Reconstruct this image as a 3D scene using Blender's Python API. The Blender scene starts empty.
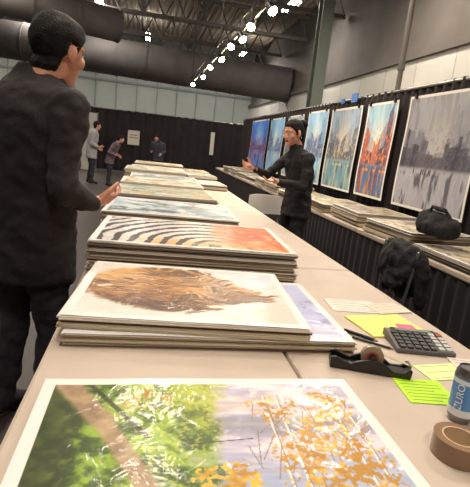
import bpy, math, random
import numpy as np
from mathutils import Vector, Matrix, noise as mn
random.seed(3)
D=bpy.data; S=bpy.context.scene; COL=S.collection
S.view_settings.view_transform='Standard'
S.view_settings.look='None'
S.view_settings.exposure=0.0

# ------------------------------------------------------------ materials
def lin(c):
    return tuple((x/12.92 if x<=0.04045 else ((x+0.055)/1.055)**2.4) for x in c)
def mat(name,col,rough=.6,metal=0,coat=0,var=0,vscale=20,bump=0,bscale=60,emit=0,spec=.5,stretch=None,trans=0):
    m=D.materials.new(name); m.use_nodes=True
    nt=m.node_tree; b=nt.nodes['Principled BSDF']
    c=lin(col)
    b.inputs['Base Color'].default_value=(*c,1)
    b.inputs['Roughness'].default_value=rough
    b.inputs['Metallic'].default_value=metal
    b.inputs['Coat Weight'].default_value=coat
    b.inputs['Coat Roughness'].default_value=.12
    b.inputs['Specular IOR Level'].default_value=spec
    if trans: b.inputs['Transmission Weight'].default_value=trans
    if emit:
        b.inputs['Emission Color'].default_value=(*c,1); b.inputs['Emission Strength'].default_value=emit
    if var or bump:
        tc=nt.nodes.new('ShaderNodeTexCoord'); mp=nt.nodes.new('ShaderNodeMapping')
        nt.links.new(tc.outputs['Object'],mp.inputs['Vector'])
        if stretch: mp.inputs['Scale'].default_value=stretch
        if var:
            n=nt.nodes.new('ShaderNodeTexNoise'); n.inputs['Scale'].default_value=vscale; n.inputs['Detail'].default_value=5
            nt.links.new(mp.outputs[0],n.inputs['Vector'])
            r=nt.nodes.new('ShaderNodeValToRGB'); r.color_ramp.elements[0].position=.3; r.color_ramp.elements[1].position=.7
            r.color_ramp.elements[0].color=(*[x*(1-var) for x in c],1); r.color_ramp.elements[1].color=(*[min(1,x*(1+var)) for x in c],1)
            nt.links.new(n.outputs['Fac'],r.inputs[0]); nt.links.new(r.outputs[0],b.inputs['Base Color'])
        if bump:
            n=nt.nodes.new('ShaderNodeTexNoise'); n.inputs['Scale'].default_value=bscale; n.inputs['Detail'].default_value=4
            nt.links.new(mp.outputs[0],n.inputs['Vector'])
            bp=nt.nodes.new('ShaderNodeBump'); bp.inputs['Strength'].default_value=bump; bp.inputs['Distance'].default_value=.02
            nt.links.new(n.outputs['Fac'],bp.inputs['Height']); nt.links.new(bp.outputs[0],b.inputs['Normal'])
    return m
def vmat(name,coat=1.0,rough=.45,bump=.25,bscale=7,cr=.1):
    m=D.materials.new(name); m.use_nodes=True; nt=m.node_tree; b=nt.nodes['Principled BSDF']
    a=nt.nodes.new('ShaderNodeAttribute'); a.attribute_name='Col'
    nt.links.new(a.outputs['Color'],b.inputs['Base Color'])
    b.inputs['Roughness'].default_value=rough; b.inputs['Coat Weight'].default_value=coat; b.inputs['Coat Roughness'].default_value=cr
    b.inputs['Specular IOR Level'].default_value=.3
    if bump:
        tc=nt.nodes.new('ShaderNodeTexCoord'); n=nt.nodes.new('ShaderNodeTexNoise'); n.inputs['Scale'].default_value=bscale; n.inputs['Detail'].default_value=2
        n.inputs['Distortion'].default_value=2.2
        nt.links.new(tc.outputs['Object'],n.inputs['Vector'])
        bp=nt.nodes.new('ShaderNodeBump'); bp.inputs['Strength'].default_value=bump; bp.inputs['Distance'].default_value=.012
        nt.links.new(n.outputs['Fac'],bp.inputs['Height']); nt.links.new(bp.outputs[0],b.inputs['Coat Normal'])
    return m

M={}
M['print']=vmat('sleeved_print',coat=.5,rough=.5,bump=.40,bscale=9,cr=.17)
M['poster']=vmat('poster_paper',coat=.1,rough=.65,bump=0,cr=.3)
M['table']=mat('table_plastic',(.71,.655,.605),.5,var=.05,vscale=6,bump=.05,bscale=200)
M['cream']=mat('paper_cream',(.74,.68,.57),.6)
M['white']=mat('paper_white',(.83,.80,.76),.5,coat=.3)
M['grey']=mat('paper_grey',(.50,.46,.42),.6)
M['board']=mat('board_brown',(.42,.34,.27),.7)
M['curtain']=mat('black_drape',(.135,.11,.125),.9,var=.25,vscale=3)
M['skirt']=mat('black_tablecloth',(.11,.095,.11),.85,var=.2,vscale=5)
M['steel']=mat('dark_steel',(.42,.40,.38),.6,metal=.1,var=.2,vscale=2)
M['duct']=mat('duct_fabric',(.38,.36,.355),.75,var=.2,vscale=1.5)
M['metal']=mat('grey_metal',(.5,.5,.5),.35,metal=.9)
M['black']=mat('black_plastic',(.06,.055,.06),.35)
M['bulb']=mat('bulb_glow',(1,.90,.74),.4,emit=80)
M['tube']=mat('tube_glow',(1,.97,.92),.4,emit=45)
M['housing']=mat('lamp_housing',(.78,.78,.76),.5)

# ------------------------------------------------------------ mesh builder
class MB:
    def __init__(s): s.v=[];s.f=[];s.m=[]
    def add(s,v,f,mi=0):
        o=len(s.v); s.v+= [tuple(p) for p in v]; s.f+=[tuple(i+o for i in q) for q in f]; s.m+=[mi]*len(f)
    def box(s,c,sz,mi=0,rz=0,rot=None):
        x,y,z=[a/2 for a in sz]
        vs=[Vector(p) for p in [(-x,-y,-z),(x,-y,-z),(x,y,-z),(-x,y,-z),(-x,-y,z),(x,-y,z),(x,y,z),(-x,y,z)]]
        R=rot if rot is not None else Matrix.Rotation(rz,3,'Z')
        vs=[R@p+Vector(c) for p in vs]
        s.add(vs,[(3,2,1,0),(4,5,6,7),(0,1,5,4),(1,2,6,5),(2,3,7,6),(3,0,4,7)],mi)
    def cyl(s,p0,p1,r0,r1=None,mi=0,n=16,cap=True):
        p0=Vector(p0);p1=Vector(p1); r1=r0 if r1 is None else r1
        d=(p1-p0).normalized(); a=d.orthogonal().normalized(); b=d.cross(a)
        vs=[]
        for p,r in ((p0,r0),(p1,r1)):
            for i in range(n):
                t=2*math.pi*i/n; vs.append(p+a*math.cos(t)*r+b*math.sin(t)*r)
        fs=[(i,(i+1)%n,n+(i+1)%n,n+i) for i in range(n)]
        if cap: fs+= [tuple(range(n-1,-1,-1)),tuple(range(n,2*n))]
        s.add(vs,fs,mi)
    def sph(s,c,r,mi=0,n=14,rot=None):
        if not hasattr(r,'__len__'): r=(r,r,r)
        c=Vector(c); vs=[];fs=[]; k=n//2+1
        vs.append(Vector((0,0,-r[2])))
        for j in range(1,k):
            ph=-math.pi/2+math.pi*j/k
            for i in range(n):
                t=2*math.pi*i/n; vs.append(Vector((math.cos(t)*math.cos(ph)*r[0],math.sin(t)*math.cos(ph)*r[1],math.sin(ph)*r[2])))
        vs.append(Vector((0,0,r[2])))
        for i in range(n): fs.append((0,1+(i+1)%n,1+i))
        for j in range(k-2):
            for i in range(n):
                a=1+j*n+i;b=1+j*n+(i+1)%n; fs.append((a,b,b+n,a+n))
        L=len(vs)-1; o=1+(k-2)*n
        for i in range(n): fs.append((o+i,o+(i+1)%n,L))
        if rot is not None: vs=[rot@p for p in vs]
        s.add([p+c for p in vs],fs,mi)
    def tubes(s,pts,rs,mi=0,n=14):
        for i,p in enumerate(pts):
            s.sph(p,rs[i],mi,n)
            if i: s.cyl(pts[i-1],p,rs[i-1],rs[i],mi,n)
    def loft(s,rings,mi=0,n=28):
        vs=[]
        for cx,cy,cz,w,d in rings:
            for i in range(n):
                t=2*math.pi*i/n; c_,s_=math.cos(t),math.sin(t)
                e=.85
                vs.append((cx+math.copysign(abs(c_)**e,c_)*w,cy+math.copysign(abs(s_)**e,s_)*d,cz))
        fs=[]
        for j in range(len(rings)-1):
            for i in range(n): fs.append((j*n+i,j*n+(i+1)%n,(j+1)*n+(i+1)%n,(j+1)*n+i))
        fs.append(tuple(range(n-1,-1,-1))); o=(len(rings)-1)*n; fs.append(tuple(range(o,o+n)))
        s.add(vs,fs,mi)
    def lathe(s,prof,c=(0,0,0),mi=0,n=32):
        c=Vector(c); vs=[];k=len(prof)
        for r,z in prof:
            for i in range(n):
                t=2*math.pi*i/n; vs.append(c+Vector((r*math.cos(t),r*math.sin(t),z)))
        s.add(vs,[(j*n+i,j*n+(i+1)%n,((j+1)%k)*n+(i+1)%n,((j+1)%k)*n+i) for j in range(k-1) for i in range(n)],mi)
    def extr(s,poly,y0,y1,mi=0):
        n=len(poly); vs=[(x,y0,z) for x,z in poly]+[(x,y1,z) for x,z in poly]
        s.add(vs,[tuple(range(n)),tuple(range(2*n-1,n-1,-1))]+[(i+n,(i+1)%n+n,(i+1)%n,i) for i in range(n)],mi)
    def obj(s,name,mats,parent=None,loc=(0,0,0),rz=0,smooth=False,bevel=0):
        me=D.meshes.new(name); me.from_pydata(s.v,[],s.f); me.update()
        for m in mats: me.materials.append(m)
        me.polygons.foreach_set('material_index',s.m)
        if smooth:
            me.polygons.foreach_set('use_smooth',[True]*len(s.f)); me.set_sharp_from_angle(angle=.7)
        o=D.objects.new(name,me); COL.objects.link(o); o.location=loc; o.rotation_euler=(0,0,rz)
        if parent: o.parent=parent
        if bevel:
            b=o.modifiers.new('bevel','BEVEL'); b.width=bevel; b.segments=2; b.limit_method='ANGLE'
        return o
def empty(name,loc=(0,0,0),rz=0):
    e=D.objects.new(name,None); COL.objects.link(e); e.location=loc; e.rotation_euler=(0,0,rz); e.empty_display_size=.1
    return e
def remesh(mb,voxel,sm=3,fac=.5):
    me=D.meshes.new('tmp'); me.from_pydata(mb.v,[],mb.f); o=D.objects.new('tmp',me); COL.objects.link(o)
    r=o.modifiers.new('r','REMESH'); r.mode='VOXEL'; r.voxel_size=voxel
    if sm:
        k=o.modifiers.new('s','SMOOTH'); k.iterations=sm; k.factor=fac
    dg=bpy.context.evaluated_depsgraph_get(); dg.update()
    out=D.meshes.new_from_object(o.evaluated_get(dg))
    D.objects.remove(o); D.meshes.remove(me)
    out.polygons.foreach_set('use_smooth',[True]*len(out.polygons))
    return out
def coords(me):
    a=np.empty(len(me.vertices)*3); me.vertices.foreach_get('co',a); return a.reshape(-1,3)

# ------------------------------------------------------------ painting helpers
TB={}
def vn(x,y,seed):
    if seed not in TB: TB[seed]=np.random.RandomState(seed).rand(64,64)
    T=TB[seed]; xi=np.floor(x).astype(int); yi=np.floor(y).astype(int); fx=x-xi; fy=y-yi
    fx=fx*fx*(3-2*fx); fy=fy*fy*(3-2*fy)
    g=lambda a,b:T[a%64,b%64]
    return (g(xi,yi)*(1-fx)+g(xi+1,yi)*fx)*(1-fy)+(g(xi,yi+1)*(1-fx)+g(xi+1,yi+1)*fx)*fy
def fbm(x,y,seed,o=4):
    s=0;a=.5;t=0
    for i in range(o):
        s=s+a*vn(x*2**i+i*7.3,y*2**i+i*3.1,seed+i); t+=a; a*=.55
    return s/t
def ss(a,b,x): 
    t=np.clip((x-a)/(b-a),0,1); return t*t*(3-2*t)
def mx(a,b,t):
    a=np.asarray(a,float);b=np.asarray(b,float); t=np.asarray(t)[:,None]
    return a*(1-t)+b*t
def seg(u,v,x0,y0,x1,y1,w,soft=.5):
    dx,dy=x1-x0,y1-y0; t=np.clip(((u-x0)*dx+(v-y0)*dy)/(dx*dx+dy*dy),0,1)
    d=np.hypot(u-x0-t*dx,v-y0-t*dy); return 1-ss(w*soft,w,d)

def P_land(u,v):
    n=fbm(u*5,v*4,11); n2=fbm(u*22,v*18,21); n3=fbm(u*60,v*45,31,3); n4=fbm(u*9,v*26,41); n5=fbm(u*95,v*75,35,2)
    c=mx((.66,.64,.74),(.86,.82,.84),ss(.3,.7,n4))
    c=mx(c,(.56,.63,.76),(1-ss(.35,.62,v+.1*(n-.5)))*.65)
    c=mx(c,(.50,.50,.54),ss(.60,.65,v+.05*(n2-.5))*ss(.78,.70,v+.10*(n2-.5))*ss(.35,.42,u)*.6)
    c=mx(c,(.88,.78,.66),seg(u,v,.45,.83,.9,.86,.08)*.5*n2)
    e=ss(.54,.44,u-.10*(v-.5)+.22*(n-.5)+.1*(n2-.5))
    g=mx((.22,.32,.09),(.52,.64,.18),ss(.3,.62,n2)); g=mx(g,(.78,.80,.28),ss(.52,.72,n5)*.55*ss(.12,.3,u))
    g=mx(g,(.76,.74,.34),ss(.34,.46,u)*ss(.5,.9,v)*.6*n3*1.6)
    g=mx(g,(.15,.18,.09),ss(.16,.04,u+.08*(n2-.5))*.75)
    c=mx(c,g,e)
    p=np.maximum(seg(u,v,.04,1.0,.17,.72,.055),seg(u,v,.17,.72,.34,.25,.04)) 
    c=mx(c,mx((.48,.38,.29),(.76,.65,.52),n2),p*.95)
    c=mx(c,(.20,.19,.13),seg(u,v,.11,1.0,.30,.62,.012)*.8)
    rs=np.random.RandomState(5)
    for x in (.655,.70,.885,.93): 
        c=mx(c,(.88,.86,.84),seg(u,v,x,.0,x+.03,.9,.0045)*.8); c=mx(c,(.40,.33,.30),seg(u,v,x+.006,.0,x+.036,.9,.0022)*.6)
    for i in range(46):
        x=.60+rs.rand()*.36; y=.15+rs.rand()*.6; a=rs.rand()*1.6+.3; L=.08+rs.rand()*.12
        c=mx(c,(.48,.38,.28),seg(u,v,x,y,x+L*math.cos(a)*.5,y+L*math.sin(a),.0022)*.75)
    for (cx,cy,rx,ry,th,cc) in [(.50,.38,.14,.13,.48,(.88,.70,.18)),(.82,.45,.22,.42,.505,(.90,.68,.18)),(.9,.78,.12,.25,.51,(.90,.74,.32)),(.3,.88,.12,.12,.5,(.80,.76,.32)),(.7,.15,.4,.18,.43,(.84,.60,.14)),(.70,.80,.12,.18,.53,(.88,.76,.36))]:
        r=np.hypot((u-cx)/rx,(v-cy)/ry); k=ss(1.15,.3,r)
        c=mx(c,mx(cc,(.68,.48,.12),ss(.35,.6,n2)),ss(th,th+.06,n5*.45+n3*.35+n2*.2-.20*(1-k)+.05)*np.clip(k*1.6,0,1)*.92)
    c=mx(c,(.28,.24,.22),seg(u,v,.40,.575,.60,.60,.004)*.85)
    return c
def P_lion(u,v):
    n=fbm(u*4,v*4,51); warp=fbm(u*2.5,v*2.5,52)-.5
    fl=v*30-u*8+warp*16; st=fbm(u*6,fl,53); st2=fbm(u*9+3,fl*2.2,54); st3=fbm(u*14,fl*4,55,2)
    c=mx((.80,.76,.73),(.88,.85,.83),n); c=mx(c,(.68,.72,.80),ss(.55,1,u)*ss(.45,1,v)*.75)
    c=mx(c,(.80,.66,.60),ss(.6,.2,v)*ss(.5,.9,u)*.4)
    cy=.55-.10*ss(.5,1,u); ry=.46*(1-ss(.40,1.0,u)*.68)
    r=np.hypot((u-.46)/.50,(v-cy)/ry); k=ss(1.06,.92,r+.7*(st-.5)*ss(.1,.9,u)+.15*(st2-.5))
    b=mx((.36,.23,.12),(.72,.50,.26),ss(.34,.62,st)); b=mx(b,(.90,.72,.42),ss(.54,.70,st2)*.8); b=mx(b,(.26,.15,.09),ss(.5,.34,st3)*.6)
    b=mx(b,(.26,.15,.10),ss(.52,.12,v+.25*(n-.5))*.7)
    b=mx(b,(.86,.68,.42),ss(.35,.12,u)*ss(.45,.75,v)*.7)
    c=mx(c,b,k)
    c=mx(c,(.16,.10,.08),seg(u,v,.16,.66,.195,.645,.013)); c=mx(c,(.16,.10,.08),seg(u,v,.14,.46,.17,.475,.012))
    c=mx(c,(.28,.17,.14),seg(u,v,.045,.57,.07,.56,.028)*.9); c=mx(c,(.96,.90,.80),seg(u,v,.06,.48,.09,.50,.03)*.6)
    c=mx(c,(.35,.2,.12),seg(u,v,.07,.52,.20,.57,.006)*.8)
    return c
def P_tiger(u,v):
    n=fbm(u*4,v*4,61); n2=fbm(u*20,v*20,62); n3=fbm(u*60,v*60,63,2)
    w=(n-.5)*5
    r=np.hypot((u-.60)*1.3,(v-.05)*.75)
    s=np.sin(58*r+w+3*v+.9*(n3-.5))
    base=mx((.90,.88,.86),(.68,.66,.65),n2)
    org=mx((.86,.28,.08),(.95,.50,.20),n2)
    t=ss(.56,.72,u+.12*(n-.5)); base=mx(base,org,t)
    base=mx(base,(.90,.56,.26),ss(.32,.06,v)*ss(.05,.4,u)*.8)
    wid=.05+.45*n2
    k=ss(wid-.12,wid+.1,s)*(1-t*.8); c=mx(base,(.10,.09,.10),k)
    c=mx(c,(.85,.20,.06),ss(.72,.85,u)*ss(.5,.6,n)*.7)
    c=mx(c,(.97,.74,.45),t*ss(.6,.7,n2)*.7)
    return c
def P_abs(cols,seed,sx=3,sy=3):
    def f(u,v):
        n=fbm(u*sx,v*sy,seed); n2=fbm(u*sx*4,v*sy*4,seed+9); n3=fbm(u*sx*1.5+5,v*sy+8,seed+20)
        c=mx(cols[0],cols[1],ss(.3,.6,n)); c=mx(c,cols[2],ss(.5,.65,n3)); c=mx(c,cols[3],ss(.56,.7,n2)*.8)
        return c
    return f
def P_city(seed,sky,bld,acc,gnd,nb=9,hor=.38,glow=None,accn=.5,side=1.3,acc2=None,tall=.5):
    rs=np.random.RandomState(seed); hs=rs.rand(80); ds=rs.rand(80); ws=np.cumsum(rs.rand(nb)+.35); ws=ws/ws[-1]
    def f(u,v):
        n=fbm(u*6,v*5,seed); n2=fbm(u*26,v*5,seed+3); n3=fbm(u*24,v*20,seed+5); n4=fbm(u*44,v*34,seed+6,3)
        c=mx(sky,[min(1,x*1.2) for x in sky],n)
        c=mx(c,[x*.82 for x in sky],ss(.5,.65,n2)*.5)
        if glow: c=mx(c,glow,ss(.55,.05,np.hypot((u-.52)*1.5,(v-hor-.12)*.8))*.95)
        for layer,(off,dk) in enumerate(((0,.35),(.37,.8))):
            uu=(u*(1+.0)+.010*(n3-.5)+off)%1.0; i=np.searchsorted(ws,uu)+layer*20
            H=hor+.10+tall*hs[i]*(.35+side*np.abs(u-.5))*(1-.25*layer)
            k=ss(.0,.018,H-v+.02*(n4-.5))*ss(hor-.03,hor+.02,v)*(dk*(.55+.45*ds[i]))
            bc=mx(bld,[x*.62 for x in bld],n2); 
            if acc2: bc=mx(bc,acc2,ss(.5,.7,ds[i])*.8)
            bc=mx(bc,[min(1,x*1.5+.08) for x in bld],ss(.58,.66,n4)*.5)
            c=mx(c,bc,k)
        a=ss(.54,.62,n3*.5+n4*.5)*ss(hor-.15,hor+.05,v)*ss(.9,.55,v)*accn; c=mx(c,acc,a)
        g=ss(hor+.02,hor-.03,v); c=mx(c,mx(gnd,[min(1,x*1.4) for x in gnd],n2),g*.92)
        c=mx(c,acc,g*ss(.52,.64,n2)*accn*.8); c=mx(c,[x*.8 for x in bld],g*ss(.53,.68,fbm(u*18,v*4,seed+8))*.6)
        for q in range(5):
            x=.12+.76*rs_q[q]; c=mx(c,[x_*.45 for x_ in bld],seg(u,v,x,hor-.05,x,hor-.015,.010)*.8); c=mx(c,acc,seg(u,v,x+.06,hor-.06,x+.10,hor-.06,.018)*min(1,accn*1.2))
        return c
    rs_q=rs.rand(8)
    return f
def grid(w,h,nx,ny,func,margin,seed=1,wave=0,edge=(.86,.85,.84)):
    U,V=np.meshgrid(np.linspace(0,1,nx),np.linspace(0,1,ny)); u=U.ravel(); v=V.ravel()
    mu,mv=margin/w,margin/h
    ui=(u-mu)/(1-2*mu); vi=(v-mv)/(1-2*mv)
    c=func(np.clip(ui,0,1),np.clip(vi,0,1))
    out=((ui<0)|(ui>1)|(vi<0)|(vi>1)); c[out]=edge
    c=np.clip(c,0,1); c=np.where(c<=.04045,c/12.92,((c+.055)/1.055)**2.4)
    x=(u-.5)*w; y=(v-.5)*h; z=wave*fbm(u*3,v*3,seed+77)
    vs=np.stack([x,y,z],1); a=np.arange(nx*ny).reshape(ny,nx)
    F=np.stack([a[:-1,:-1].ravel(),a[:-1,1:].ravel(),a[1:,1:].ravel(),a[1:,:-1].ravel()],1)
    return vs,F,c
def colmesh(name,vs,F,c,m,parent=None,loc=(0,0,0),rz=0):
    me=D.meshes.new(name); me.from_pydata(vs.tolist(),[],F.tolist()); me.update()
    at=me.color_attributes.new('Col','FLOAT_COLOR','POINT'); cc=np.ones((len(vs),4)); cc[:,:3]=c
    at.data.foreach_set('color',cc.ravel()); me.materials.append(m)
    me.polygons.foreach_set('use_smooth',[True]*len(F))
    o=D.objects.new(name,me); COL.objects.link(o); o.location=loc; o.rotation_euler=(0,0,rz)
    if parent: o.parent=parent
    return o
def stack(name,cx,cy,z0,w,d,h,rz,func,nx,ny,n,margin=.03,wave=.004,jit=.008,seed=1,edgemix=(0,1,0,2,1,3)):
    e=empty(name,(cx,cy,z0),math.radians(rz)); R=random.Random(seed); mb=MB(); t=h/n
    for i in range(n):
        mb.box((R.uniform(-jit,jit),R.uniform(-jit,jit),t*(i+.5)),(w-R.uniform(0,jit*1.5),d-R.uniform(0,jit*1.5),t*(.82 if i<n-1 else 1)),edgemix[R.randrange(len(edgemix))] if i<n-1 else 1,rz=R.uniform(-.008,.008))
    mb.obj('sheets',[M['cream'],M['white'],M['grey'],M['board']],parent=e)
    vs,F,c=grid(w*.992,d*.992,nx,ny,func,margin,seed,wave); colmesh('top_print',vs,F,c,M['print'],parent=e,loc=(0,0,h+.0015))
    return e

# ------------------------------------------------------------ camera
F_=450.0; vp=(148,138); s_=0.11
Yc=Vector((vp[0]-235,-(vp[1]-243.5),F_)).normalized()
hh=Vector((1,-s_,0)); Zc=-(hh.cross(Yc)).normalized()
Zc=Zc if Zc.y>0 else -Zc
Xc=-(Yc.cross(Zc))
right=Vector((Xc.x,Yc.x,Zc.x)); up=Vector((Xc.y,Yc.y,Zc.y)); fw=Vector((Xc.z,Yc.z,Zc.z))
cam=D.objects.new('camera',D.cameras.new('camera')); COL.objects.link(cam)
mw=Matrix(((right.x,up.x,-fw.x,0),(right.y,up.y,-fw.y,0),(right.z,up.z,-fw.z,1.40),(0,0,0,1)))
cam.matrix_world=mw; cam.data.sensor_fit='HORIZONTAL'; cam.data.sensor_width=36; cam.data.lens=36*F_/470; cam.data.clip_start=.02
S.camera=cam

# ------------------------------------------------------------ room shell
def slab(name,c,sz,m): 
    mb=MB(); mb.box(c,sz); return mb.obj(name,[m])
Mfloor=mat('concrete_floor',(.27,.245,.24),.4,var=.2,vscale=1.5)
Mceil=mat('roof_deck',(.74,.69,.63),.8,var=.15,vscale=3)
Mback=mat('panel_wall',(.68,.71,.69),.7,var=.06,vscale=1)
Mblock=mat('painted_block',(.80,.79,.76),.7,var=.06,vscale=1.5)
slab('floor',(-2,12,-.05),(17,34,.1),Mfloor)
mb=MB()   # corrugated deck
xs=np.arange(-10,6.6,.25); V=[];Fc=[]
for i,x in enumerate(xs):
    for dx,z in ((0,6.9),(.09,6.9),(.12,6.98),(.22,6.98)):
        V+=[(x+dx,-4.9,z),(x+dx,29,z)]
for i in range(len(V)//2-1): Fc.append((2*i,2*i+1,2*i+3,2*i+2))
mb.add(V,Fc); mb.box((-1.8,12,7.08),(16.9,34,.1)); mb.obj('ceiling',[Mceil])
mb=MB(); mb.box((-2,28,3.5),(17,.2,7))
for i in range(15): mb.box((-10+i*1.15,27.87,3.5),(.05,.06,7),1)
mb.box((-2,27.86,4.35),(17,.08,.12),1)
mb.obj('wall_back',[Mback,mat('panel_rib',(.54,.58,.58),.7)])
mb=MB(); mb.box((6.0,12,1.95),(.2,34,3.9),0); mb.box((6.05,12,5.45),(.2,34,3.1),1)
for k in range(6): mb.box((5.897,12,.7*k+.4),(.008,34,.02),2)
for k in range(24): mb.box((5.897,-4+k*1.4,1.95),(.008,.02,3.9),2)
mb.box((5.88,12,3.9),(.12,34,.18),1)
mb.obj('wall_right',[Mblock,mat('upper_steel_wall',(.41,.39,.37),.8,var=.15,vscale=1),mat('block_joint',(.70,.69,.67),.8)])
slab('wall_left',(-10.1,12,3.5),(.2,34,7),mat('left_wall',(.42,.42,.42),.8,var=.1,vscale=1))
slab('wall_front',(-2,-5.0,3.5),(17,.2,7),mat('front_wall',(.6,.57,.55),.8,var=.1,vscale=1))

def truss(name,y,z0=5.75,z1=6.55,x0=-9.9,x1=5.8):
    mb=MB(); mb.box(((x0+x1)/2,y,z1),(x1-x0,.14,.12)); mb.box(((x0+x1)/2,y,z0),(x1-x0,.14,.12))
    n=20; dx=(x1-x0)/n
    for i in range(n):
        a=x0+i*dx; mb.cyl((a,y,z0),(a+dx/2,y,z1),.03,n=6); mb.cyl((a+dx/2,y,z1),(a+dx,y,z0),.03,n=6)
    return mb.obj(name,[M['steel']])
for y in (4,7.5,11,14.5,18,21.5,25): truss('roof_truss',y)
mb=MB()
for x in (-8,-5.5,-3,-.5,2,4.4):
    mb.box((x,12,6.72),(.14,33.8,.03)); mb.box((x,12,6.84),(.03,33.8,.22))
mb.obj('roof_purlins',[mat('purlin',(.45,.42,.39),.7)])
# ducts
def duct(name,p0,p1,r):
    mb=MB(); p0=Vector(p0);p1=Vector(p1); n=int((p1-p0).length/1.2); mb.cyl(p0,p1,r,n=40)
    for i in range(n+1):
        q=p0.lerp(p1,i/n); d=(p1-p0).normalized()*.03; mb.cyl(q-d,q+d,r+.025,n=40)
    return mb.obj(name,[M['duct']],smooth=True)
duct('ventilation_duct',(-9.9,21,4.75),(5.8,20,4.3),.72)
duct('ventilation_duct',(-9.9,13.2,5.0),(-1.2,16.6,4.9),.5)
mb=MB(); mb.box((4.7,13,3.45),(.34,.05,6.9)); mb.box((4.7,13.17,3.45),(.04,.32,6.9)); mb.box((4.7,13.34,3.45),(.34,.05,6.9)); mb.box((4.7,13.17,.02),(.6,.6,.04))
mb.obj('steel_column',[mat('column_green',(.42,.46,.43),.6)])
mb=MB(); mb.cyl((4.7,8.5,0),(4.7,8.5,6.9),.05,n=14); mb.cyl((4.7,8.5,3.2),(4.7,8.5,3.3),.07,n=14); mb.box((4.7,8.5,.02),(.2,.2,.03)); mb.obj('standpipe',[M['steel']],smooth=True)

# drapes
def curtain(name,p0,p1,z0,z1,m,amp=.03,wl=.16,seed=0,rod=True):
    p0=Vector((*p0,0));p1=Vector((*p1,0)); L=(p1-p0).length; d=(p1-p0)/L; nn=Vector((-d.y,d.x,0)); k=int(L/(wl/8)); V=[];Fc=[]
    rows=[0,.25,.5,.75,1]
    for i in range(k+1):
        t=i/k*L; 
        for r in rows:
            o=amp*(math.sin(t*2*math.pi/wl+2*math.sin(t*1.7+seed))*(.6+.4*(1-r))+.4*math.sin(t*3.1+seed))
            q=p0+d*t+nn*o; V.append((q.x,q.y,z0+(z1-z0)*r))
    R=len(rows)
    for i in range(k):
        for j in range(R-1): Fc.append((i*R+j,(i+1)*R+j,(i+1)*R+j+1,i*R+j+1))
    mb=MB(); mb.add(V,Fc)
    if rod: mb.cyl((p0.x,p0.y,z1-.02),(p1.x,p1.y,z1-.02),.02,mi=1,n=8)
    return mb.obj(name,[m,M['metal']],smooth=True)
curtain('drape_wall',(2.95,1.6),(2.95,14.6),.02,2.30,M['curtain'],seed=1)
curtain('drape_wall',(-9.5,18.6),(5.2,18.6),.02,2.35,M['curtain'],amp=.04,wl=.3,seed=2)
# pale booth partition on the left
mb=MB()
for i in range(4):
    mb.box((-6.1+i*1.22,17.6,1.05),(1.18,.04,2.05),0)
for i in range(5):
    mb.box((-6.71+i*1.22,17.6,1.06),(.04,.06,2.1),1); mb.box((-6.71+i*1.22,17.6,.02),(.05,.5,.03),1)
mb.obj('booth_partition',[mat('partition_white',(.74,.73,.71),.7,var=.05,vscale=2),M['metal']])

# ------------------------------------------------------------ tables
def table(name,cx,cy,w,l):
    e=empty(name,(cx,cy,0)); mb=MB(); mb.box((0,0,.725),(w-.006,l-.006,.05)); mb.obj('top',[M['table']],parent=e,bevel=.012)
    mb=MB(); 
    for sy in (-1,1):
        for sx in (-1,1): mb.cyl((sx*(w/2-.1),sy*(l/2-.3),0.0),(sx*(w/2-.1),sy*(l/2-.3),.70),.014,n=10)
        mb.cyl((-(w/2-.1),sy*(l/2-.3),.12),((w/2-.1),sy*(l/2-.3),.12),.01,n=8)
    mb.obj('legs',[M['metal']],parent=e,smooth=True); return e
for k in range(4):
    for cx in (.115,.875): table('folding_table',cx,1.22+k*2.44,.76,2.44)
curtain('table_skirt',(-.235,.02),(-.235,9.74),.02,.695,M['skirt'],amp=.012,wl=.12,rod=False)
curtain('table_skirt',(1.225,.02),(1.225,9.74),.02,.695,M['skirt'],amp=.012,wl=.12,rod=False,seed=4)
for k in range(5): table('folding_table',2.46,2.9+k*2.44,.74,2.44)
curtain('table_skirt',(2.105,1.7),(2.105,13.8),.02,.695,M['skirt'],amp=.012,wl=.12,rod=False,seed=6)

# ------------------------------------------------------------ prints on main table
stack('landscape_print_stack',.195,.80,.75,.83,.64,.018,0,P_land,380,290,3,margin=.03,wave=.005,seed=2,jit=.003,edgemix=(1,1,0))
stack('art_print_stack',.27,1.665,.75,.97,.66,.040,-1.5,P_abs([(.58,.60,.76),(.68,.70,.84),(.74,.72,.82),(.52,.50,.60)],101),60,50,9,seed=3)
stack('lion_print_stack',.195,1.685,.795,.82,.655,.038,-4.5,P_lion,280,240,7,margin=.03,seed=4,wave=.004)
stack('tiger_print_stack',.285,2.50,.75,1.04,.72,.15,-2.5,P_tiger,280,190,24,margin=.03,seed=5,jit=.012)
stack('art_print_stack',.215,3.50,.75,.96,.80,.14,-2,P_abs([(.45,.55,.62),(.75,.78,.80),(.30,.36,.36),(.85,.84,.80)],120,3,5),120,90,20,seed=6,jit=.015)
stack('art_print_stack',.20,4.42,.75,.92,.78,.16,1,P_abs([(.80,.80,.78),(.55,.60,.55),(.70,.62,.45),(.35,.38,.33)],130,3,4),90,70,18,seed=7,jit=.015)
pal=[[(.82,.80,.72),(.70,.66,.50),(.85,.84,.82),(.5,.45,.3)],[(.7,.76,.78),(.55,.6,.62),(.86,.86,.84),(.4,.42,.4)],[(.84,.82,.78),(.72,.70,.62),(.88,.87,.85),(.55,.5,.42)],[(.62,.70,.60),(.8,.8,.7),(.86,.86,.84),(.4,.42,.4)],[(.85,.82,.75),(.75,.68,.5),(.9,.88,.86),(.5,.42,.32)]]
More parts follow.
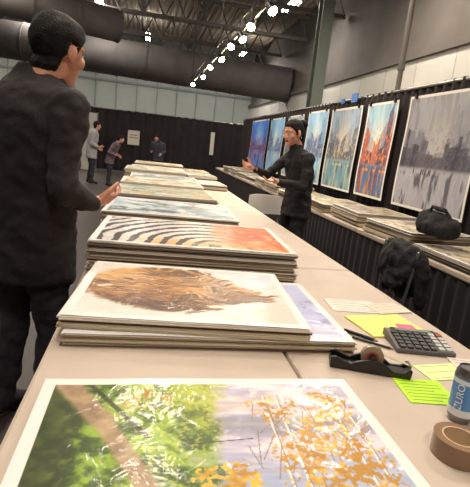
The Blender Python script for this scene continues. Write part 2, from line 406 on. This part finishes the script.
for k,(y,h) in enumerate([(5.35,.17),(6.28,.15),(7.2,.19),(8.1,.16),(9.05,.19)]):
    stack('art_print_stack',.2+.06*math.sin(k*2.1),y,.75,.9,.76,h,2*math.sin(k*3),P_abs(pal[k],140+k,3,3),50,40,12,seed=20+k,jit=.015)
for k,(x,y,h) in enumerate([(.93,6.9,.08),(.93,8.0,.12),(.93,9.0,.12)]):
    stack('art_print_stack',x,y,.75,.5,.7,h,3,P_abs(pal[(k+2)%5],160+k),30,30,8,seed=40+k)
# right side tables
yy=2.35
for k in range(11):
    L=.82+.1*math.sin(k*5); h=.06+.08*abs(math.sin(k*2.3))
    stack('art_print_stack',2.44+.02*math.sin(k),yy+L/2,.75,.66,L,h,4*math.sin(k*1.9),P_abs([(.76,.71,.58),(.58,.55,.48),(.82,.78,.68),(.36,.30,.26)] if k%2 else [(.60,.58,.56),(.78,.73,.60),(.70,.64,.52),(.34,.3,.3)],170+k,3,3),50,50,12,seed=60+k,jit=.02)
    yy+=L+.12

# ------------------------------------------------------------ wall posters
def poster(name,y0,y1,z0,z1,func,nx=110,ny=150,margin=.03):
    w=y1-y0;h=z1-z0; vs,F,c=grid(w,h,nx,ny,func,margin,3,0,edge=(.84,.83,.80))
    o=np.stack([0*vs[:,0]-.004+.012*np.sin(vs[:,1]*4),-vs[:,0],vs[:,1]],1)
    e=empty(name,(2.88,(y0+y1)/2,(z0+z1)/2)); colmesh('sheet',o,F,c,M['poster'],parent=e)
    mb=MB()
    for t in (-.4,.4): mb.box((-.005,t*w,h/2-.005),(.03,.03,.05))
    mb.obj('clips',[M['black']],parent=e); return e
poster('cityscape_poster',3.62,4.88,.95,2.17,P_city(201,(.52,.52,.55),(.20,.19,.25),(.34,.32,.40),(.54,.54,.57),nb=15,hor=.36,glow=(.66,.65,.64),accn=.25,side=.5,tall=.62),200,200)
poster('cityscape_poster',5.12,5.90,.95,2.16,P_city(207,(.55,.68,.76),(.66,.14,.08),(.98,.55,.10),(.22,.34,.50),nb=6,hor=.34,glow=(.82,.86,.84),accn=.85,side=1.7,acc2=(.16,.22,.36),tall=.75))
poster('cityscape_poster',6.06,7.14,.94,2.16,P_city(213,(.50,.57,.66),(.30,.33,.42),(.84,.70,.38),(.34,.48,.54),nb=8,hor=.36,glow=(.76,.74,.70),accn=.6,side=1.6,tall=.6))
poster('cityscape_poster',7.28,8.25,.93,2.18,P_city(219,(.50,.66,.80),(.26,.36,.58),(.86,.74,.58),(.46,.60,.72),nb=8,hor=.36,glow=(.84,.87,.88),accn=.5,side=1.4,tall=.6))
poster('cityscape_poster',8.5,9.5,.93,2.16,P_city(225,(.50,.58,.66),(.34,.36,.46),(.72,.52,.36),(.45,.55,.6),nb=8,glow=(.78,.78,.76)),60,70)
poster('cityscape_poster',9.75,10.9,.93,2.16,P_city(231,(.40,.60,.80),(.24,.36,.62),(.82,.68,.50),(.40,.56,.70),nb=8,glow=(.75,.82,.84)),60,70)
poster('cityscape_poster',11.1,12.9,.9,2.18,P_city(237,(.20,.42,.80),(.12,.20,.50),(.90,.32,.10),(.24,.42,.68),nb=6,glow=(.50,.74,.92),accn=.8),60,70)
mb=MB(); mb.box((2.87,6.35,2.28),(.012,.20,.12)); mb.box((2.87,6.75,2.26),(.012,.12,.07)); mb.obj('blue_booth_sign',[mat('sign_blue',(.15,.38,.68),.5)])
mb=MB(); mb.box((2.55,18.52,1.45),(.16,.015,.9)); mb.obj('paper_banner',[M['white']])
mb=MB(); mb.box((-.55,18.5,1.35),(.45,.015,.55)); mb.box((-.55,18.49,1.45),(.3,.01,.03),1); mb.box((-.55,18.49,1.35),(.34,.01,.03),1); mb.obj('notice_sheet',[M['white'],M['grey']])

# ------------------------------------------------------------ lights & fixtures
def fluo(x,y,z=6.0,l=1.3,ax='Y',e=0,size=.35,col=(1,.86,.70)):
    p=empty('ceiling_light_fixture',(x,y,z)); mb=MB(); 
    if ax=='Y': mb.box((0,0,.05),(.12,l,.05)); 
    else: mb.box((0,0,.05),(l,.12,.05))
    mb.cyl((0,0,.06),(0,0,.9),.01,n=6); mb.obj('housing',[M['housing']],parent=p)
    mb=MB()
    for s in (-.07,.07):
        if ax=='Y': mb.cyl((s,-l/2+.03,.03),(s,l/2-.03,.03),.028,n=10)
        else: mb.cyl((-l/2+.03,s,.03),(l/2-.03,s,.03),.028,n=10)
    mb.obj('tubes',[M['tube']],parent=p)
    if e:
        L=D.lights.new('lamp','AREA'); L.energy=e; L.shape='RECTANGLE'; L.size=size; L.size_y=l; L.color=col
        o=D.objects.new('lamp',L); COL.objects.link(o); o.parent=p; o.location=(0,0,-.05)
        if ax!='Y': o.rotation_euler=(0,0,math.pi/2)
for x,y in ((4.2,15.2),(4.4,23.5),(-.3,23.2),(-4.4,20.4),(-2.0,18.2)): fluo(x,y,6.0,1.5,e=140,col=(1,.93,.84))
for x,y,e in ((.4,1.8,115),(.4,5.0,120),(.4,8.6,130),(-4.5,3,90),(-4.5,9,110),(4.3,4,130),(4.3,9,150),(.3,-2.2,150),(-4.5,14,120),(-7,24,160)): fluo(x,y,5.6,1.5,e=e,size=.5)  # added out-of-view fixtures, housings around area lamps that light tables and hall
# spot track
tr=empty('track_lighting'); mb=MB(); A=Vector((1.72,5.6,3.62)); B=Vector((1.50,18.4,3.62))
mb.cyl(A,B,.03,n=8); mb.cyl(A+Vector((0,0,.25)),B+Vector((0,0,.25)),.02,n=8)
for i in range(14):
    q=A.lerp(B,i/13); mb.cyl(q,q+Vector((0,0,.25)),.012,n=6)
for t in (.02,.5,.98): q=A.lerp(B,t); mb.cyl(q,q+Vector((0,0,3.2)),.01,n=6)
mb.obj('rail',[M['black']],parent=tr)
hd=MB(); bl=MB()
ys=[6.3,7.3,8.4,9.4,10.2,11.8,13.2,15.2,17.4]
for i,y in enumerate(ys):
    t=(y-A.y)/(B.y-A.y); q=A.lerp(B,t); d=Vector((.45 if i%2 else -.35,-.5,-.75)).normalized(); p=q+Vector((0,0,-.06))
    hd.cyl(q,p,.015,n=8); hd.cyl(p-d*.06,p+d*.09,.05,.085,n=16); bl.sph(p+d*.085,(.075,.075,.075),0,12)
    L=D.lights.new('spot','SPOT'); L.energy=150; L.spot_size=1.6; L.spot_blend=.7; L.shadow_soft_size=.07; L.color=(1,.82,.60)
    o=D.objects.new('spot',L); COL.objects.link(o); o.parent=tr; o.location=p+d*.18
    tgt=Vector((2.8,y-1.2,1.5)) if i%2==0 else Vector((.4,y-1.0,.8)); o.rotation_euler=(tgt-o.location).to_track_quat('-Z','Y').to_euler()
hd.obj('lamp_heads',[M['black']],parent=tr,smooth=True); bl.obj('bulbs',[M['bulb']],parent=tr,smooth=True)
W=D.worlds.new('world'); S.world=W; W.use_nodes=True; W.node_tree.nodes['Background'].inputs[0].default_value=(.5,.48,.5,1); W.node_tree.nodes['Background'].inputs[1].default_value=.3

# ------------------------------------------------------------ people
SK=mat('skin',(.76,.54,.44),.5,var=.08,vscale=25); SK2=mat('skin_light',(.82,.60,.51),.5,var=.06,vscale=25)
HAIR=mat('black_hair',(.075,.06,.06),.65,var=.5,vscale=60,bump=.5,bscale=160,spec=.2)
LIP=mat('lips',(.62,.33,.30),.45); EYEW=mat('eye_white',(.85,.83,.8),.3); EYEB=mat('iris_dark',(.08,.05,.04),.2)
SHOE=mat('shoe_black',(.06,.05,.05),.4)
def head(parent,loc,yaw,pitch,style,skin,voxel,scale=1.0,roll=0,neck=(0,-.05,-.18),nr=.056):
    mb=MB()
    mb.sph((0,-.014,.028),(.076,.097,.09),n=24); mb.sph((0,.022,-.03),(.062,.072,.085),n=24); mb.sph((0,.042,-.078),(.042,.044,.034),n=18)
    mb.tubes([(0,.086,.016),(0,.104,-.018),(0,.100,-.028)],[.008,.013,.012],n=12)
    mb.sph((-.012,.096,-.027),(.009,.01,.008)); mb.sph((.012,.096,-.027),(.009,.01,.008))
    mb.tubes([(-.045,.066,.03),(-.02,.084,.032),(.02,.084,.032),(.045,.066,.03)],[.010,.011,.011,.010],n=10)
    mb.tubes([(-.02,.086,-.052),(0,.095,-.05),(.02,.086,-.052)],[.006,.008,.006],n=10)
    mb.tubes([(-.018,.086,-.062),(0,.093,-.063),(.018,.086,-.062)],[.006,.0085,.006],n=10)
    mb.sph((0,.074,-.094),(.02,.018,.018))
    for s in (-1,1):
        mb.sph((s*.045,.062,-.02),(.024,.022,.026)); 
        mb.sph((s*.080,-.008,-.004),(.009,.022,.032),rot=Matrix.Rotation(s*-.35,3,'Z')); mb.sph((s*.078,.0,-.026),(.008,.012,.016))
    mb.tubes([(0,-.018,-.05),neck],[nr,nr+.006],n=20)
    if style=='bun': mb.sph((0,-.125,.055),(.042,.04,.042)); mb.tubes([(0,-.09,.05),(0,-.12,.055)],[.03,.03])
    me=remesh(mb,voxel,2,.5)
    co=coords(me); x,y,z=co.T
    L=np.interp(y,[-.12,-.045,-.022,.012,.035,.062,.1],[-.095,-.085,-.012,-.02,.03,.068,.076])
    ear=(np.abs(x)>.077)&(np.abs(y+.005)<.032)&(z>-.05)&(z<.034)
    hair=(z>L)&(~ear)
    if style=='bun': hair=hair|((y<-.085)&(z>-.06))
    amt=ss(0,.02,z-L)*hair
    nr_=np.empty(len(co)*3); me.vertices.foreach_get('normal',nr_); nr_=nr_.reshape(-1,3)
    nz=np.array([mn.noise(Vector((p[0]*45,p[1]*25,p[2]*30))) for p in co])
    vol=(.012+.009*ss(.0,.09,z)) if style=='short' else .009
    co=co+nr_*(amt*(vol+.005*nz))[:,None]
    me.vertices.foreach_set('co',co.ravel())
    for m in (skin,HAIR,LIP): me.materials.append(m)
    mi=[]
    for p in me.polygons:
        vi=list(p.vertices); k=1 if sum(hair[i] for i in vi)>=2 else 0
        if not k:
            c=co[vi].mean(0)
            if abs(c[0])<.022 and c[1]>.084 and -.07<c[2]<-.046: k=2
        mi.append(k)
    me.polygons.foreach_set('material_index',mi)
    h=D.objects.new('head',me); COL.objects.link(h); h.parent=parent; h.location=loc; h.scale=(scale,)*3
    h.rotation_euler=(Matrix.Rotation(yaw,3,'Z')@Matrix.Rotation(pitch,3,'X')@Matrix.Rotation(roll,3,'Y')).to_euler()
    e=MB()
    for s in (-1,1):
        e.sph((s*.031,.073,.010),(.0145,.012,.009),0,12); e.sph((s*.031,.0815,.010),(.006,.005,.006),1,10)
        e.tubes([(s*.046,.078,.034),(s*.03,.092,.040),(s*.015,.094,.036)],[.002,.0032,.003],2,8)
    e.obj('eyes',[EYEW,EYEB,HAIR],parent=h,smooth=True); return h
def hand(parent,wr,d,n,side,skin,curl=.35,voxel=.0026,scale=1.0,name='hand'):
    d=Vector(d).normalized(); n=Vector(n); n=(n-d*n.dot(d)).normalized(); s=d.cross(n)*side
    wr=Vector(wr); mb=MB(); k=scale
    P=lambda a,b,c: wr+(d*a+s*b+n*c)*k
    mb.tubes([P(-.05,0,0),P(0,0,0),P(.02,0,0)],[.026*k,.024*k,.025*k])
    for b,e in ((.028,.026),(.009,.009),(-.010,-.010),(-.027,-.028)):
        mb.tubes([P(.012,b*.6,0),P(.05,b,0),P(.088,e*1.05,-.001)],[.015*k,.0145*k,.0115*k],n=12)
    mb.sph(P(.045,.008,.004),(.03*k,.03*k,.018*k))
    for i,(b,L,r) in enumerate(((.030,.072,.0080),(.0098,.080,.0083),(-.0105,.074,.0078),(-.030,.058,.0070))):
        p=P(.086,b,0); a=curl*(.6+.12*i); pts=[p]; rr=[r*1.08*k]; fan=b*2.2
        for j,f in enumerate((.45,.31,.24)):
            v=(d*math.cos(a)+n*math.sin(a)+s*fan*.6).normalized(); p=p+v*L*f*k; pts.append(p); rr.append(r*(1-.09*(j+1))*k); a+=curl*(.95+.1*i)
        mb.tubes(pts,rr,n=10)
    p=P(.018,.022,.006); pts=[p]; 
    for v,L in (((.62,.72,.25),.042),((.80,.45,.35),.032),((.92,.15,.35),.026)):
        p=p+(d*v[0]+s*v[1]+n*v[2]).normalized()*L*k; pts.append(p)
    mb.tubes(pts,[.0155*k,.0115*k,.0095*k,.0078*k],n=10)
    me=remesh(mb,voxel,1,.4); me.materials.append(skin)
    o=D.objects.new(name,me); COL.objects.link(o); o.parent=parent; return o
def person(name,pos,f,sp,top,bot,skin,voxel=.012):
    ang=math.atan2(-f[0],f[1]); e=empty(name,(pos[0],pos[1],0),ang); mb=MB()
    mb.loft(sp['rings'])
    ar=sp.get('ar',.056)
    for s in 'LR':
        sh,el,wr=[Vector(sp[k+s]) for k in ('sh','el','wr')]
        mb.tubes([sh,sh.lerp(el,.5),el,el.lerp(wr,.5),wr],[ar*1.22,ar*1.05,ar*.92,ar*.85,ar*.66],n=16)
        mb.tubes([Vector((0,sh.y,sh.z+.01)),sh],[.07*ar/.056,ar*1.15],n=16)
        hp,kn,an=[Vector(sp[k+s]) for k in ('hip','kn','an')]; lr=sp.get('lr',.085)
        mb.tubes([hp,hp.lerp(kn,.5),kn,kn.lerp(an,.35),an],[lr*1.1,lr,lr*.74,lr*.72,lr*.6],n=18)
        to=an+Vector((0.0,.16,-.05)); mb.tubes([an+Vector((0,-.03,-.035)),an+Vector((0,.06,-.03)),to],[.045,.044,.034],n=12)
    nb=sp['rings'][-1]; mb.lathe([(nb[3]+.014,-.03),(nb[3]+.02,.0),(nb[3]+.008,.022),(nb[3]-.012,.0),(nb[3]+.0,-.03),(nb[3]+.014,-.03)],(nb[0],nb[1],nb[2]-.005),n=20)
    me=remesh(mb,voxel,4,.5); co=coords(me); nr_=np.empty(len(co)*3); me.vertices.foreach_get('normal',nr_); nr_=nr_.reshape(-1,3)
    nz=np.array([mn.noise(Vector((p[0]*9,p[1]*9,p[2]*13+p[0]*6)))+.5*mn.noise(Vector((p[0]*22,p[1]*22,p[2]*30))) for p in co])
    co=co+nr_*(.014*nz)[:,None]; co[:,2]=np.maximum(co[:,2],.002); me.vertices.foreach_set('co',co.ravel())
    for m in (top,bot,SHOE): me.materials.append(m)
    hem=sp['rings'][0][2]+.005
    me.polygons.foreach_set('material_index',[2 if p.center.z<.075 else (1 if p.center.z<hem else 0) for p in me.polygons])
    o=D.objects.new('body',me); COL.objects.link(o); o.parent=e
    head(e,sp['head'],sp.get('hy',0),sp.get('hp',0),sp.get('hair','short'),skin,sp.get('hv',.0045),sp.get('hs',1),nr=sp.get('nr',.056),neck=sp.get('neck',(0,-.05,-.18)),roll=sp.get('hr',0))
    for s,sg in (('L',-1),('R',1)):
        el,wr=Vector(sp['el'+s]),Vector(sp['wr'+s]); d=Vector(sp.get('hd'+s,wr-el)); n=sp.get('hn'+s,(-sg,0,-.2))
        dd=d.normalized(); nn=Vector(n); nn=(nn-dd*nn.dot(dd)).normalized(); lat=dd.cross(nn)
        th=Vector(sp.get('th'+s,(0,0,1))); side=1 if lat.dot(th)>0 else -1
        hand(e,wr+dd*.03,d,n,side,skin,sp.get('curl'+s,.35),sp.get('hvx',.0026),sp.get('hsc',1),'hand_'+s)
    return e
JK=mat('dark_jacket',(.125,.105,.12),.9,var=.2,vscale=40,bump=.2,bscale=150)
TR=mat('patterned_trousers',(.15,.13,.175),.85,var=.75,vscale=26)
man=dict(rings=[(0,0,.74,.21,.155),(0,0,.95,.207,.15),(0,0,1.1,.205,.145),(0,0,1.3,.225,.155),(0,0,1.44,.235,.15),(0,.0,1.53,.19,.125),(0,.02,1.59,.12,.095),(0,.045,1.64,.078,.078)],
 shR=(.225,-.01,1.485),elR=(.265,-.08,1.17),wrR=(.235,.12,1.10),shL=(-.225,0,1.485),elL=(-.27,.01,1.18),wrL=(-.20,.20,1.07),
 hipR=(.095,0,.90),knR=(.11,.03,.50),anR=(.12,0,.085),hipL=(-.095,0,.90),knL=(-.12,.02,.50),anL=(-.14,-.03,.085),ar=.064,lr=.09,
 head=(.055,.085,1.71),hy=-.05,hp=-.14,hr=.05,hnR=(-.6,0,.8),hdR=(.05,1,.12),thR=(1,0,.6),curlR=.5,hs=1.09,nr=.060,neck=(-.01,-.05,-.14))
person('man',(-.48,2.08),(.6,.8),man,JK,TR,SK,.011)
wo=dict(rings=[(0,0,.80,.175,.125),(0,0,.92,.172,.12),(0,.0,1.06,.142,.105),(0,.015,1.2,.155,.12),(0,.04,1.33,.168,.115),(0,.055,1.41,.125,.088),(0,.075,1.455,.064,.058),(0,.09,1.485,.048,.048)],
 shL=(-.165,.05,1.37),elL=(-.21,.10,1.11),wrL=(-.10,.31,1.13),shR=(.165,.05,1.37),elR=(.22,.24,1.17),wrR=(.13,.46,1.22),
 hipR=(.08,0,.88),knR=(.09,.02,.48),anR=(.1,0,.08),hipL=(-.08,0,.88),knL=(-.09,.03,.48),anL=(-.11,0,.08),ar=.048,lr=.08,
 head=(0,.15,1.595),hy=.10,hp=-.28,hair='bun',hs=1.0,nr=.044,hnL=(0,0,1),hdL=(.1,1,.05),thL=(-1,0,0),curlL=.3,hnR=(-1,0,.4),hdR=(-.1,1,.25),thR=(0,0,1),curlR=.35,hsc=.92,neck=(0,-.04,-.15))
w=person('woman',(1.49,4.27),(-.95,-.3),wo,mat('black_top',(.10,.085,.10),.85,var=.2,vscale=30),mat('black_trousers',(.10,.09,.10),.85),SK2,.011)
def bg(name,pos,f,top,lean=0,sc=1.0):
    sp={k:(list(v) if isinstance(v,(list,tuple)) else v) for k,v in man.items()}
    def tr(p): return (p[0],p[1]+lean*max(0,p[2]-.9),p[2]-lean*.35*max(0,p[2]-.9))
    sp['rings']=[tr(r)+(r[3],r[4]) for r in man['rings']]
    for k in ('shR','shL','elL','elR','wrL','wrR','head'): sp[k]=tr(man[k])
    sp['hp']=-.1-lean*.5; sp['hy']=0; sp['hv']=.007; sp['hvx']=.004; sp['hdR']=(0,1,-.1); sp['hs']=1.0
    e=person(name,pos,f,sp,top,mat('trousers_'+name,(.16,.16,.2),.85),SK2,.016); e.scale=(sc,)*3; return e
bg('man',(-1.50,13.2),(.9,.3),mat('grey_shirt',(.60,.59,.61),.8,var=.15,vscale=30),.05,.93)
bg('man',(-1.0,13.0),(1,-.1),mat('plaid_shirt',(.38,.32,.36),.8,var=.6,vscale=25),.35,.80)
bg('man',(.40,16.5),(-.3,-1),mat('navy_shirt',(.24,.24,.30),.8,var=.3,vscale=25),.2,.86)

# ------------------------------------------------------------ table items
TZ=.751
e=empty('calculator',(1.035,1.40,TZ),math.radians(-10)); mb=MB()
mb.extr([(-.08,0),(.08,0),(.08,.032),(.047,.034),(-.08,.016)],-.108,.108,0)
b=mb.obj('case',[mat('calc_grey',(.36,.35,.36),.5)],parent=e,bevel=.004); b.rotation_euler=(0,0,math.pi/2)
mb=MB(); sl=math.atan(.018/.127)
zt=lambda y:.016+(y+.08)*.018/.127
mb.box((0,.060,.0345),(.17,.032,.004),0); mb.box((.0,.060,.0368),(.14,.020,.002),3)
for r in range(5):
    for c in range(7):
        y=-.066+r*.0235; mi=1 if c<5 else 2
        if c==6 and r==4: mi=4
        mb.box((-.085+c*.0283,y,zt(y)+.004),(.021,.017,.009),mi,rot=Matrix.Rotation(sl,3,'X'))
mb.obj('keys',[M['black'],mat('key_dark',(.18,.18,.19),.4),mat('key_light',(.66,.66,.66),.4),mat('lcd',(.52,.56,.50),.2),mat('key_red',(.6,.2,.15),.4)],parent=e)
# tape dispenser
e=empty('tape_dispenser',(.742,1.22,TZ),math.radians(-20)); mb=MB()
prof=[(-.125,0),(.125,0),(.128,.030),(.120,.036),(.105,.020),(.07,.018),(.045,.036),(.02,.045),(-.01,.045),(-.04,.034),(-.06,.022),(-.085,.030),(-.11,.040),(-.125,.034)]
mb.extr(prof,-.035,-.022); mb.extr(prof,.022,.035); mb.extr([(-.125,0),(.125,0),(.128,.030),(.115,.016),(-.11,.012),(-.125,.03)],-.024,.024)
mb.obj('body',[M['black']],parent=e,bevel=.003)
mb=MB(); n=32
for r0,r1,mi,wd in ((.020,.036,0,.019),(.012,.020,1,.0195)):
    vs=[];fs=[]
    for i in range(n):
        t=2*math.pi*i/n
        for r,y in ((r0,-wd/2),(r1,-wd/2),(r1,wd/2),(r0,wd/2)): vs.append((r*math.cos(t),y,r*math.sin(t)))
    for i in range(n):
        for j in range(4): fs.append((i*4+j,i*4+(j+1)%4,((i+1)%n)*4+(j+1)%4,((i+1)%n)*4+j))
    mb.add(vs,fs,mi)
mb.cyl((0,-.03,0),(0,.03,0),.011,mi=2)
mb.obj('tape_roll',[mat('clear_tape',(.58,.50,.42),.25,coat=.5),mat('roll_core',(.62,.30,.25),.5),M['black']],parent=e,loc=(.005,0,.045),smooth=True)
mb=MB(); mb.box((.122,0,.037),(.006,.04,.008),0); mb.box((.08,0,.047),(.09,.018,.001),1,rot=Matrix.Rotation(.25,3,'Y')); mb.obj('blade',[M['metal'],mat('tape_end',(.75,.70,.6),.3)],parent=e)
# papers
def sheet(name,x,y,z,w,d,rz,m,lines=0,t=.0015,lc=None):
    mb=MB(); mb.box((0,0,t/2),(w,d,t),0)
    for i in range(lines):
        yy=d*(.38-.76*i/max(1,lines-1)); ww=w*(.8 if i%3 else .6); mb.box((-(w*.8-ww)/2,yy,t+.0002),(ww,d*.018,.0004),1)
    return mb.obj(name,[m,lc or M['grey']],loc=(x,y,z),rz=math.radians(rz))
LIME=mat('lime_card',(.68,.86,.14),.5); YEL=mat('yellow_paper',(.93,.88,.45),.6); PINK=mat('pink_note',(.93,.36,.55),.6); PG=mat('pale_green',(.80,.90,.60),.55)
sheet('lime_price_card',.858,1.085,TZ,.15,.14,-8,LIME,7,lc=mat('ink_green',(.40,.55,.12),.6))
sheet('pale_green_sheet',1.02,1.205,TZ,.20,.10,6,PG,3)
sheet('paper_sheet',1.15,1.215,TZ+.002,.16,.15,-14,M['white'],6)
sheet('yellow_notepad',1.01,1.585,TZ,.27,.21,8,YEL,0,t=.006)
sheet('pink_sticky_note',1.085,1.56,TZ+.0066,.075,.06,-8,PINK,0,t=.001)
sheet('paper_sheet',.97,1.81,TZ,.24,.16,-5,M['white'],5)
sheet('paper_sheet',1.13,1.79,TZ+.002,.18,.12,12,mat('peach_sheet',(.82,.76,.70),.6),4)
mb=MB(); mb.cyl((-.07,0,0),(.07,0,0),.0045,n=10); mb.cyl((.07,0,0),(.082,0,0),.0045,.001,mi=1,n=10); mb.box((-.05,0,.005),(.035,.003,.002),1); mb.obj('ballpoint_pen',[M['black'],M['metal']],loc=(.85,1.41,TZ+.005),rz=math.radians(-40),smooth=True)
mb=MB(); mb.cyl((-.06,0,0),(.06,0,0),.007,n=12); mb.cyl((.06,0,0),(.075,0,0),.005,.003,mi=1,n=12); mb.obj('marker_pen',[M['black'],M['grey']],loc=(.83,1.47,TZ+.008),rz=math.radians(-48),smooth=True)
# packing tape
mb=MB(); mb.lathe([(.037,0),(.058,0),(.058,.048),(.040,.048),(.037,.048),(.037,0)],mi=0,n=48); mb.lathe([(.036,-.0),(.0395,0),(.0395,.0485),(.036,.0485),(.036,0)],mi=1,n=48)
mb.obj('packing_tape_roll',[mat('brown_tape',(.50,.38,.28),.25,coat=.6),mat('card_core',(.74,.64,.52),.8)],loc=(.758,.808,TZ),smooth=True)
# drink can
e=empty('drink_can',(.868,.945,TZ)); mb=MB()
mb.lathe([(0,.004),(.022,.004),(.026,0),(.031,.012),(.033,.02),(.033,.132),(.031,.142),(.027,.150),(.027,.153),(.0255,.153),(.025,.148),(0,.147)],mi=0,n=48)
mb.lathe([(.0333,.022),(.0333,.128)],mi=1,n=48); mb.lathe([(.0335,.022),(.0335,.042)],mi=2,n=48); mb.lathe([(.0335,.112),(.0335,.124)],mi=2,n=48)
mb.obj('can',[M['metal'],mat('can_blue',(.30,.55,.80),.3,coat=.5),mat('can_white',(.85,.88,.9),.35)],parent=e,smooth=True)
def curvtext(body,size,r,ang,zc,m,parent,vertical=True):
    cu=D.curves.new('t','FONT'); cu.body=body; cu.size=size; cu.align_x='CENTER'; cu.align_y='CENTER'; cu.extrude=.0
    o=D.objects.new('t',cu); COL.objects.link(o); dg=bpy.context.evaluated_depsgraph_get(); me=D.meshes.new_from_object(o.evaluated_get(dg)); D.objects.remove(o)
    for v in me.vertices:
        x,y=v.co.x,v.co.y
        if vertical: a,z=(-y)/r,x
        else: a,z=x/r,y
        t=ang+a; v.co=Vector((r*math.cos(t),r*math.sin(t),zc+z))
    me.materials.append(m); q=D.objects.new('label_text',me); COL.objects.link(q); q.parent=parent
curvtext('ZURO',.026,.0339,math.atan2(-.945,-.868)-.25,.077,mat('label_white',(.92,.94,.96),.4),e)

# ------------------------------------------------------------ chairs, bag, jacket
def chair(name,loc,rz,m):
    e=empty(name,loc,rz); mb=MB()
    for s in (-1,1):
        mb.tubes([(s*.21,-.24,.015),(s*.21,.17,.45),(s*.21,.22,.84)],[.012]*3,n=8); mb.tubes([(s*.19,.24,.015),(s*.19,-.16,.45)],[.012]*2,n=8)
    mb.cyl((-.21,.22,.82),(.21,.22,.82),.012,n=8); mb.cyl((-.19,.2,.09),(.19,.2,.09),.009,n=8)
    mb.obj('frame',[M['metal']],parent=e,smooth=True)
    mb=MB(); mb.box((0,0,.455),(.40,.40,.025)); mb.obj('seat',[m],parent=e,bevel=.012)
    mb=MB(); N=12
    for j in range(2):
        for i in range(N+1):
            x=-.22+.44*i/N; k=.03*(1-(x/.22)**2)
            mb.v+=[(x,.20+k+j*.015,.62),(x,.215+k+j*.015,.865-.03*abs(x/.22)**4)]
    n2=2*(N+1)
    for i in range(N):
        a=2*i; mb.f+=[(a,a+2,a+3,a+1),(n2+a,n2+a+1,n2+a+3,n2+a+2),(a+1,a+3,n2+a+3,n2+a+1),(a,n2+a,n2+a+2,a+2)]; mb.m+=[0]*4
    mb.f+=[(0,1,n2+1,n2),(2*N,n2+2*N,n2+2*N+1,2*N+1)]; mb.m+=[0,0]
    mb.obj('backrest',[m],parent=e,smooth=True); return e
chair('folding_chair',(1.515,5.75,0),math.radians(180),mat('white_plastic',(.88,.87,.85),.4))
CHR=math.radians(-90); chair('folding_chair',(1.60,2.85,0),CHR,M['black'])
CL=mat('black_fabric',(.085,.075,.09),.9,bump=.4,bscale=80,var=.3,vscale=30)
def blob(name,parts,tub,loc,rz,m,voxel=.012,amp=.02,parent=None):
    mb=MB()
    for c,r in parts: mb.sph(c,r,n=20)
    for pts,rs in tub: mb.tubes(pts,rs,n=10)
    me=remesh(mb,voxel,2); co=coords(me); nr_=np.empty(len(co)*3); me.vertices.foreach_get('normal',nr_); nr_=nr_.reshape(-1,3)
    nz=np.array([mn.noise(Vector(p)*11)+.5*mn.noise(Vector(p)*25) for p in co]); co=co+nr_*(amp*nz)[:,None]
    co[:,2]=np.maximum(co[:,2],0) if parts[0][0][2]<.3 else co[:,2]
    me.vertices.foreach_set('co',co.ravel()); me.materials.append(m); o=D.objects.new(name,me); COL.objects.link(o); o.location=loc; o.rotation_euler=(0,0,rz); return o
blob('black_shoulder_bag',[((0,0,.09),(.12,.19,.10)),((.02,.08,.12),(.10,.11,.08)),((0,-.1,.08),(.11,.1,.09))],[([(0,-.16,.12),(-.03,-.08,.22),(-.03,.05,.23),(0,.15,.13)],[.012]*4)],(2.26,3.12,.885),.2,CL)
blob('draped_jacket',[((0,.0,.82),(.22,.05,.07)),((0,.055,.66),(.21,.03,.22)),((0,-.05,.70),(.2,.028,.17)),((-.19,.01,.74),(.05,.06,.12)),((.19,.01,.74),(.05,.06,.12))],[([(.20,.03,.80),(.225,.05,.65),(.22,.06,.48)],[.045,.045,.035]),([(-.20,.03,.80),(-.225,.05,.65),(-.22,.06,.48)],[.045,.045,.035])],(1.60+.23,2.85,0),CHR,CL,amp=.018)
